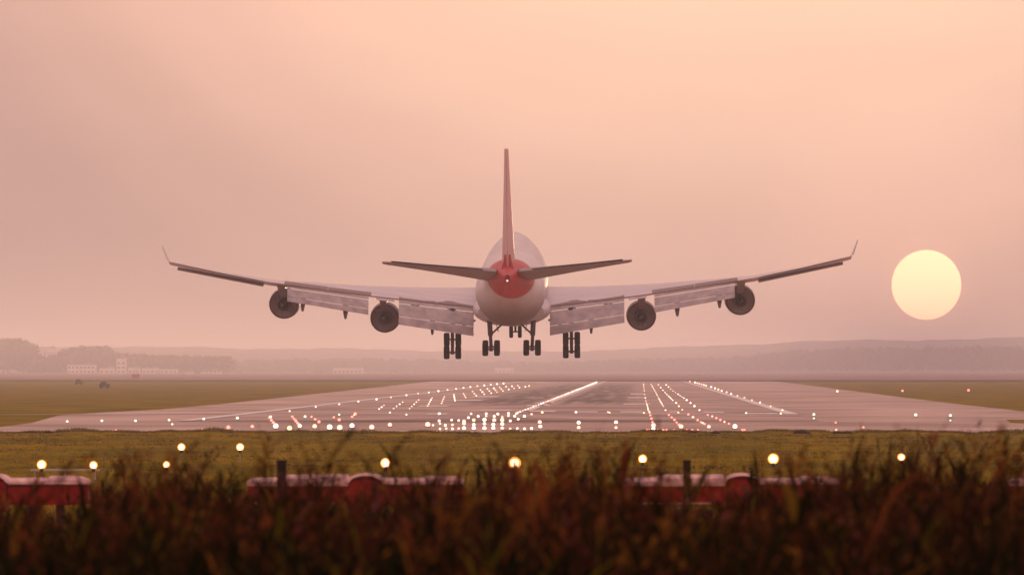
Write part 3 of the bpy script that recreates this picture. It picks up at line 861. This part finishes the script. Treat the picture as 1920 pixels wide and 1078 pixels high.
def ridge(name, pxs, Y, depth, m, amp):
    """a ridge whose crest meets the given lines of sight at distance Y"""
    V = []; F = []; n = 260; xa, xb = pxs[0][0], pxs[-1][0]; prof = [(0, 0, 0), (.25, .55, .2), (.5, 1, 1), (.75, .7, .5), (1, 0, 0)]
    ph = [random.uniform(0, 6) for _ in range(6)]
    for i in range(n + 1):
        px = xa + (xb - xa) * i / n; py = interp(pxs, px)[0]
        q = at(px, py, Y); h = q.z + amp * sum(math.sin(px * f + p_) / k for k, (f, p_) in enumerate(zip((.02, .05, .11, .23, .47, .9), ph), 1))
        for a_, b_, c_ in prof: V.append((q.x * (1 + (a_ - .5) * depth / Y), Y + (a_ - .5) * depth, max(0, h) * b_ - .02))
    k = len(prof)
    for i in range(n):
        for j in range(k - 1): F.append((i * k + j, (i + 1) * k + j, (i + 1) * k + j + 1, i * k + j + 1))
    o = raw(name, V, F, m); o['kind'] = 'structure'
    o.data.polygons.foreach_set('use_smooth', [True] * len(o.data.polygons))


ridge('hills', [(-600, 655), (200, 650), (420, 652), (700, 655), (1000, 660), (1300, 650), (1500, 640), (1900, 634), (2600, 632)], 9800, 1500, M_hill, 1.0)


def woods(name, spans, Y, label, seed, fl=18):
    rnd = random.Random(seed); V = []; F = []
    for (xa, xb, tops) in spans:
        n = int((xb - xa) / 5) + 1
        for i in range(n):
            px = xa + (xb - xa) * (i + rnd.random()) / n; YY = Y + rnd.uniform(-120, 120)
            top = interp(tops, px)[0] + rnd.uniform(0, 7); q = at(px, top, YY); H = q.z; wd = H * rnd.uniform(.35, .6)
            for c in range(fl):
                for d_ in range(9):
                    u = rnd.uniform(0, 2 * PI); zz = rnd.uniform(.08, 1) ** .8; rad = wd * math.sqrt(max(0, 1 - ((zz - .5) / .55) ** 2)) * rnd.uniform(.2, 1)
                    c0 = Vector((q.x + rad * math.cos(u), YY + rad * math.sin(u), H * zz)); s_ = rnd.uniform(1.5, 3.4)
                    a1 = Vector((rnd.uniform(-1, 1), rnd.uniform(-1, 1), rnd.uniform(-1, 1))) * s_; a2 = Vector((rnd.uniform(-1, 1), rnd.uniform(-1, 1), rnd.uniform(-1, 1))) * s_
                    k = len(V); V += [c0 - a1, c0 + a1, c0 + a2]; F.append((k, k + 1, k + 2))
    o = raw(name, V, F, M_wood_far); tag(o, label, 'woodland', kind='stuff')


woods('woodland', [(-60, 60, [(-60, 634), (30, 634), (60, 645)]), (50, 130, [(50, 648), (62, 666), (130, 668)]), (118, 215, [(118, 656), (150, 650), (180, 649), (195, 645), (215, 668)]), (215, 430, [(215, 664), (430, 668)])], 6800,
      'hazy dark wood on the far side of the field at the left', 3)
woods('woodland', [(430, 1000, [(430, 676), (700, 672), (1000, 680)]), (1000, 1420, [(1000, 680), (1420, 668)])], 8200, 'faint far wood across the middle of the horizon', 5)
woods('woodland', [(1420, 1960, [(1420, 660), (1600, 652), (1960, 648)])], 8200, 'faint far wood under the sun on the right horizon', 6, 14)

M_bw = mat('building_render', (.85, .76, .74), .8, col2=(.75, .64, .62), scale=.1)
M_bwin = mat('building_window', (.12, .10, .10), .3)
M_roof = mat('building_roof', (.32, .24, .22), .8)
blds = [(80, 106, 652, 668, 5100, 'pale flat topped block rising over the left wood'), (62, 70, 655, 678, 5100, 'slim pale tower beside the flat topped block'),
        (126, 178, 684, 716, 4300, 'long pale hangar with a low roof at the left edge of the field'), (186, 214, 690, 714, 4300, 'plain low shed next to the long hangar'),
        (218, 236, 672, 712, 4350, 'narrow pale building with two slim upper blocks'), (240, 262, 689, 712, 4320, 'small pale house beside the mast'),
        (266, 298, 690, 713, 4300, 'pale terminal building with a light top band'), (300, 332, 692, 712, 4300, 'stepped pale terminal wing'),
        (344, 362, 697, 711, 4300, 'small bright house in the far town'), (376, 414, 696, 712, 4300, 'pink tinged low block in the far town'),
        (444, 456, 700, 712, 4300, 'lone small bright house past the town'), (590, 606, 703, 713, 4500, 'small low building left of the white hall'),
        (625, 679, 689, 712, 4500, 'bright white hall standing alone beyond the field'), (728, 756, 702, 713, 4500, 'low faint shed right of the white hall'),
        (776, 808, 700, 713, 4500, 'faint low shed under the left wheels'), (928, 962, 690, 706, 5200, 'faint square building behind the far runway lamps'),
        (-8, 20, 704, 716, 4250, 'low bright shed at the far left edge'), (40, 84, 706, 717, 4250, 'row of low pale sheds under the dark wood'),
        (96, 112, 700, 716, 4250, 'small gabled shed beneath the wood')]
for (x0, x1, y0, y1, Y, lab) in blds:
    Y *= 1.42
    a = at(x0, y0, Y); b = at(x1, y0, Y); e = empty('building', ((a.x + b.x) / 2, Y, 0)); tag(e, lab, 'building', 'buildings beyond the airfield')
    wd = b.x - a.x; h = a.z
    dp = min(20, wd)
    bm = bmesh.new(); box(bm, (0, dp / 2, h / 2), (wd, dp, h)); obj('wall', bm, M_bw, e)
    bm = bmesh.new(); box(bm, (0, dp / 2, h + .3), (wd + .8, dp + .8, .6)); box(bm, (wd * .2, dp / 2, h + 1.2), (wd * .22, dp * .4, 1.3)); obj('roof', bm, M_roof, e)
    nw = max(2, int(wd / 3.2)); ns = max(1, int(h / 3.6))
    for f_ in range(ns):
        bm = bmesh.new()
        for k in range(nw): box(bm, (-wd / 2 + (k + .5) * wd / nw, -.04, 2 + f_ * 3.5), (wd / nw * .5, .12, 1.4))
        obj('window_row', bm, M_bwin, e)
# beacon mast with a red base, two parked airfield vehicles
q = at(255, 690, 3300); e = empty('mast', (q.x, 3300, 0)); tag(e, 'pale mast with a red and white base at the edge of the left field', 'mast')
bm = bmesh.new(); tube(bm, [(0, 0, 0), (0, 0, q.z)], .35, 8); obj('pole', bm, M_bw, e)
bm = bmesh.new(); box(bm, (0, -.6, 1.2), (3.4, 2.4, 2.4), bev=.1); obj('cabin', bm, M_bred, e)
for px, py, ln, lab in ((148, 721, 14, 'small dark vehicle at the field edge under the long hangar'), (196, 728, 19, 'longer dark vehicle standing on the grass of the left field')):
    g0 = ground(px, py); e = empty('field_vehicle', (g0.x, g0.y, 0)); tag(e, lab, 'vehicle', 'dark vehicles on the far field')
    l_ = ln * g0.y / FPX; mv = mat('vehicle_paint', (.05, .035, .015), .9, spec=.1)
    bm = bmesh.new(); box(bm, (0, 0, .75), (l_, 1.8, .8), bev=.12); box(bm, (-l_ * .08, 0, 1.35), (l_ * .55, 1.6, .6), bev=.15); obj('body', bm, mv, e)
    for sx_ in (-.32, .32):
        bm = bmesh.new(); lathe(bm, [(-.84, .01), (-.84, .32), (.84, .32), (.84, .01)], (sx_ * l_, 0, .33), 'Y', 14); obj('wheel', bm, M_tyre, e)

# ------------------------------------------------------------------ turf tufts
M_tuft = leafmat('turf_blades', (.24, .150, .001), (.085, .068, .001), .3)
M_tuft2 = leafmat('dry_turf_blades', (.30, .155, .002), (.18, .098, .001), .3)
rnd = random.Random(11); V = []; F = []; I = []


def tuft(x, y, z, h, n, wd, mi):
    for _ in range(n):
        a = rnd.uniform(0, 2 * PI); b_ = x + rnd.uniform(-wd, wd); c_ = y + rnd.uniform(-wd, wd); l = h * rnd.uniform(.6, 1.1); bw = wd * .16
        k = len(V); V.extend([(b_ - bw * math.cos(a), c_ - bw * math.sin(a), z - .02), (b_ + bw * math.cos(a), c_ + bw * math.sin(a), z - .02), (b_ + rnd.uniform(-.4, .4) * l, c_ + rnd.uniform(-.4, .4) * l, z + l)])
        F.append((k, k + 1, k + 2)); I.append(mi)


for i in range(15000):
    y = 140 + 430 * rnd.random() ** .8
    half = y * .072; x = -y * math.tan(yaw) + rnd.uniform(-half, half)
    if y > edge_y(x) + 1: continue
    patch = math.sin(x * .35 + 1.3 * math.sin(y * .04)) + math.sin(y * .09 + x * .12)
    h = rnd.uniform(.04, .11) * (1.5 if patch > .8 else 1) 
    tuft(x, y, tz(x, y), h, 5, .22, 0 if rnd.random() < .7 - .2 * patch else 1)
for i in range(2600):      # ragged lip along the concrete
    x = rnd.uniform(-56, 34); y = edge_y(x) - rnd.uniform(-1.5, 5)
    big = 1 + 1.1 * max(0, math.sin(x * .31 + 2) * math.sin(x * .83)) ** 2
    tuft(x, y, tz(x, y), rnd.uniform(.08, .20) * big, 6, .3, 0)
for c_ in range(170):      # dark hummocks thinning towards the camera
    yy = 556 - 190 * rnd.random() ** 2; xx = -yy * math.tan(yaw) + rnd.uniform(-.07, .07) * yy; wd_ = rnd.uniform(.5, 2.6)
    for k in range(int(14 * wd_)):
        u = rnd.uniform(-1, 1); x = xx + u * wd_; y = yy + rnd.uniform(-1.2, 1.2)
        tuft(x, y, tz(x, y), rnd.uniform(.07, .17) * math.sqrt(1 - u * u * .9), 4, .13, 2)
for px, wpx, hpx in ((22, 42, 7), (60, 16, 6), (1512, 30, 9), (1590, 36, 7), (1300, 14, 6), (1345, 12, 6)):      # low dark bushes on the lip
    c = ground(px, 818)
    for k in range(160):
        u = rnd.uniform(-1, 1); tuft(c.x + u * wpx * .5 * 565 / FPX, 562 + rnd.uniform(-1, 1), .1, hpx * 565 / FPX * math.sqrt(1 - u * u) * rnd.uniform(.5, 1.1), 3, .12, 2)
o = raw('turf', V, F, [M_tuft, M_tuft2, leafmat('dark_turf_blades', (.060, .034, .002), (.035, .024, .002), .2)], I); tag(o, 'olive brown turf between the weeds and the concrete', 'turf', kind='stuff')

# ------------------------------------------------------------------ foreground weeds
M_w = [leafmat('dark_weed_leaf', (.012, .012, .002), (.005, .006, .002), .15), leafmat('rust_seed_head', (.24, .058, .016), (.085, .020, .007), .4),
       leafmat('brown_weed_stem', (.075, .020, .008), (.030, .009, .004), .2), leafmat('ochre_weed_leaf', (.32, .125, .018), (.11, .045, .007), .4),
       leafmat('mauve_seed_head', (.24, .070, .050), (.075, .022, .016), .4), leafmat('olive_weed_leaf', (.17, .115, .008), (.07, .050, .004), .3)]


class MB:
    def __init__(s): s.V = []; s.F = []; s.I = []
    def tri(s, a, b, c, mi):
        k = len(s.V); s.V += [tuple(a), tuple(b), tuple(c)]; s.F.append((k, k + 1, k + 2)); s.I.append(mi)
    def quad(s, a, b, c, d, mi):
        k = len(s.V); s.V += [tuple(a), tuple(b), tuple(c), tuple(d)]; s.F.append((k, k + 1, k + 2, k + 3)); s.I.append(mi)
    def strip(s, pts, wd, mi, side):
        for i in range(len(pts) - 1):
            w0, w1 = wd * (1 - i / (len(pts) - 1) * .7), wd * (1 - (i + 1) / (len(pts) - 1) * .7)
            s.quad(pts[i] - side * w0, pts[i] + side * w0, pts[i + 1] + side * w1, pts[i + 1] - side * w1, mi)


def plume(hd, a, b, r, n, mi, big):
    """seeds strung along a twig from a to b, each drawn out along it"""
    ax = (b - a); L_ = ax.length; ax = ax.normalized()
    for k in range(n):
        q = r.random() ** .8; w_ = .004 + .010 * big * math.sin(PI * min(1, .15 + q * .85))
        c = a + (b - a) * q + Vector((r.gauss(0, w_), r.gauss(0, w_), r.gauss(0, w_)))
        d = (ax + Vector((r.uniform(-.7, .7), r.uniform(-.7, .7), r.uniform(-.2, .5)))) * r.uniform(.014, .030) * big
        sd = Vector((r.uniform(-1, 1), r.uniform(-1, 1), r.uniform(-.4, .4))) * r.uniform(.005, .009) * big
        hd.quad(c, c + d * .5 + sd, c + d, c + d * .5 - sd, mi if r.random() < .85 else 2)


def weed(st, hd, base, h, lean, r, seed_mi=1, leaves=9, dens=26, thick=.005, leaf_mi=None, big=1.0, twigs=4):
    """curved stem with narrow upright leaves and plumed twigs; st and hd collect stem+leaf and seed faces"""
    pts = []; ly = r.uniform(-.1, .1)
    for i in range(6):
        q = i / 5; pts.append(base + Vector((lean * q * q * h, ly * q * q * h, h * q)))
    for sd in (Vector((1, 0, 0)), Vector((0, 1, 0))): st.strip(pts, thick, 2, sd)
    for k in range(leaves):
        q = r.uniform(.05, .85); i = min(4, int(q * 5)); p = pts[i].lerp(pts[i + 1], q * 5 - i); u = r.uniform(0, 2 * PI)
        d = Vector((math.cos(u) * .6, math.sin(u) * .6, r.uniform(.5, 1.6))).normalized(); ln = r.uniform(.10, .30) * big; s_ = Vector((-math.sin(u), math.cos(u), 0)) * r.uniform(.005, .011) * big
        m_ = p + d * ln * .55; mi = leaf_mi if leaf_mi is not None and r.random() < .6 else 0
        st.quad(p - s_ * .5, p + s_ * .5, m_ + s_, m_ - s_, mi); st.tri(m_ - s_, m_ + s_, p + d * ln + Vector((math.cos(u) * .3, math.sin(u) * .3, -.35)) * ln * .5, mi)
    L0 = min(.30, h * .3)
    plume(hd, pts[-1] - (pts[-1] - pts[-2]).normalized() * L0 * .7, pts[-1] + Vector((lean * .1, 0, .02)), r, int(dens * .4), seed_mi, big)
    for k in range(twigs):
        q = r.uniform(.5, .92); i = min(4, int(q * 5)); p = pts[i].lerp(pts[i + 1], q * 5 - i); u = r.uniform(0, 2 * PI)
        d = Vector((math.cos(u) * .55 + lean * .5, math.sin(u) * .4, r.uniform(.6, 1.1))).normalized(); ln = r.uniform(.12, .28) * (h / 1.1) ** .5
        e_ = p + d * ln; m_ = p + d * ln * .5 + Vector((0, 0, .01))
        st.strip([p, m_, e_], thick * .6, 2, Vector((1, 0, 0)))
        plume(hd, p + d * ln * .35, e_, r, max(2, int(dens * .6 / max(1, twigs))), seed_mi, big * .85)


r = random.Random(57)
mass = MB()
for i in range(4300):
    Y = 31 + 46 * r.random() ** .8
    half = Y * .0745; x = -Y * math.tan(yaw) + r.uniform(-half, half); px = 960 + (x + Y * math.tan(yaw)) / Y * FPX
    # the skyline of the weeds wanders across the picture
    crest = interp([(-100, 962), (60, 965), (200, 915), (300, 893), (420, 900), (520, 930), (640, 945), (760, 930), (880, 915), (980, 880), (1080, 890), (1150, 930), (1250, 965), (1350, 950), (1450, 925), (1540, 885), (1640, 880), (1740, 885), (1850, 890), (2020, 890)], px)[0]
    crest += 14 * math.sin(px * .021) + 12 * math.sin(px * .057 + 2) + 12
    py = crest + abs(r.gauss(0, 1)) * 60 + (r.random() ** 2) * 60
    if r.random() < .10: py = crest - r.uniform(0, 50)
    if r.random() < (.05 if 860 < px < 1170 or 560 < px < 760 or px > 1460 else .016): py = crest - r.uniform(35, 95)
    q = at(px, py, Y); base = Vector((x, Y, 3.12)); h = q.z - 3.12
    if h < .25: continue
    kind = r.random() + (.42 if py > 990 else .16 if py > 955 else 0)      # plume-bearing, leafy or nearly bare plants
    sm = r.choice((1, 1, 4, 3, 2, 2)); ln_ = r.gauss(.24, .20)
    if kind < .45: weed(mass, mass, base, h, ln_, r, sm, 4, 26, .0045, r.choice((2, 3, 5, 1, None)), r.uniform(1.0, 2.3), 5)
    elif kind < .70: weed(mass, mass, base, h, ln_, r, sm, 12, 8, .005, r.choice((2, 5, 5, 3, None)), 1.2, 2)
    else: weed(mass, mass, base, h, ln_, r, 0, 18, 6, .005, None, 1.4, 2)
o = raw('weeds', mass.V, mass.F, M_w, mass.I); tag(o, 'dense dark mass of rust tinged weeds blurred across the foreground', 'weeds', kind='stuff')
# tall leaning weeds one can pick out
TW = [(655, 808, .35, 46, 'slim tall weed left of the lamp over the left barrier'), (745, 830, .25, 44, 'tall weed leaning just right of the lamp left of centre'), (500, 822, .02, 52, 'straight faint stem near the short dark post'),
      (600, 850, .3, 50, 'bent weed over the pale cap left of centre'), (835, 862, .2, 42, 'weed plume between the two middle lamps'), (930, 830, -.25, 48, 'thin weed leaning left beside the largest lamp'),
      (1035, 828, .4, 40, 'tall plume just right of the largest lamp'), (1050, 862, .1, 38, 'upright dark plume below the tall one right of the largest lamp'), (1150, 838, .7, 42, 'long weed bending far to the right near the middle'),
      (1095, 905, .5, 39, 'leaning plume in the gap before the right barrier'), (1505, 845, .2, 44, 'tall brown weed right of the bright lamp over the barrier'), (1480, 862, -.1, 43, 'weed plume close to the bright lamp over the barrier'),
      (1585, 862, .15, 42, 'tall plume midway between the two rightmost lamps'), (1660, 872, .2, 40, 'weed reaching up just left of the rightmost lamp'), (1830, 862, .2, 42, 'tall weed plume at the far right'),
      (125, 872, .3, 46, 'weed crossing the crossbar between the two leftmost lamps'), (155, 858, .5, 44, 'dark weed leaning over the right end of the crossbar'), (220, 878, .2, 42, 'plume just right of the left barrier'),
      (370, 825, .6, 46, 'long weed leaning past the two lamps deeper in the turf'), (245, 868, -.1, 45, 'upright plume left of the lone lamp'), (1235, 870, .1, 50, 'thin weed before the left end of the right barrier')]
for px, py, lean, Y, lab in TW:
    q = at(px, py, Y); h = q.z - 3.12
    e = empty('tall_weed', (q.x - lean * h, Y, 3.12)); tag(e, lab, 'weed', 'tall weeds standing above the foreground mass')
    st, hd = MB(), MB(); weed(st, hd, Vector((0, 0, 0)), h, lean, r, r.choice((1, 2, 4)), 14, 90, .006, 2, 1.2, 9)
    for k in range(2):      # side sprigs
        b_ = Vector((lean * h * .3, 0, h * (.45 + .1 * k))); weed(st, hd, b_, h * (.28 + .05 * k), lean + r.uniform(-.3, .4), r, r.choice((1, 2, 4)), 3, 30, .004, 2, 1.0, 4)
    raw('stem', st.V, st.F, M_w, st.I, e); raw('seed_heads', hd.V, hd.F, M_w, hd.I, e)  # second mesh holds the seed heads of the weed

# ------------------------------------------------------------------ haze
M_haze = bpy.data.materials.new('haze'); M_haze.use_nodes = True
t = M_haze.node_tree; t.nodes.clear()
o_ = t.nodes.new('ShaderNodeOutputMaterial'); v_ = t.nodes.new('ShaderNodeVolumePrincipled')
v_.inputs['Color'].default_value = (.98, .93, .95, 1); v_.inputs['Density'].default_value = 1.7e-4; v_.inputs['Anisotropy'].default_value = .35
t.links.new(v_.outputs[0], o_.inputs['Volume'])
bm = bmesh.new(); box(bm, (0, 6000, 22), (14000, 13400, 48)); hz = obj('haze', bm, M_haze); hz['kind'] = 'stuff'; hz['label'] = 'pale pink dusty haze over the airfield'; hz['category'] = 'haze'
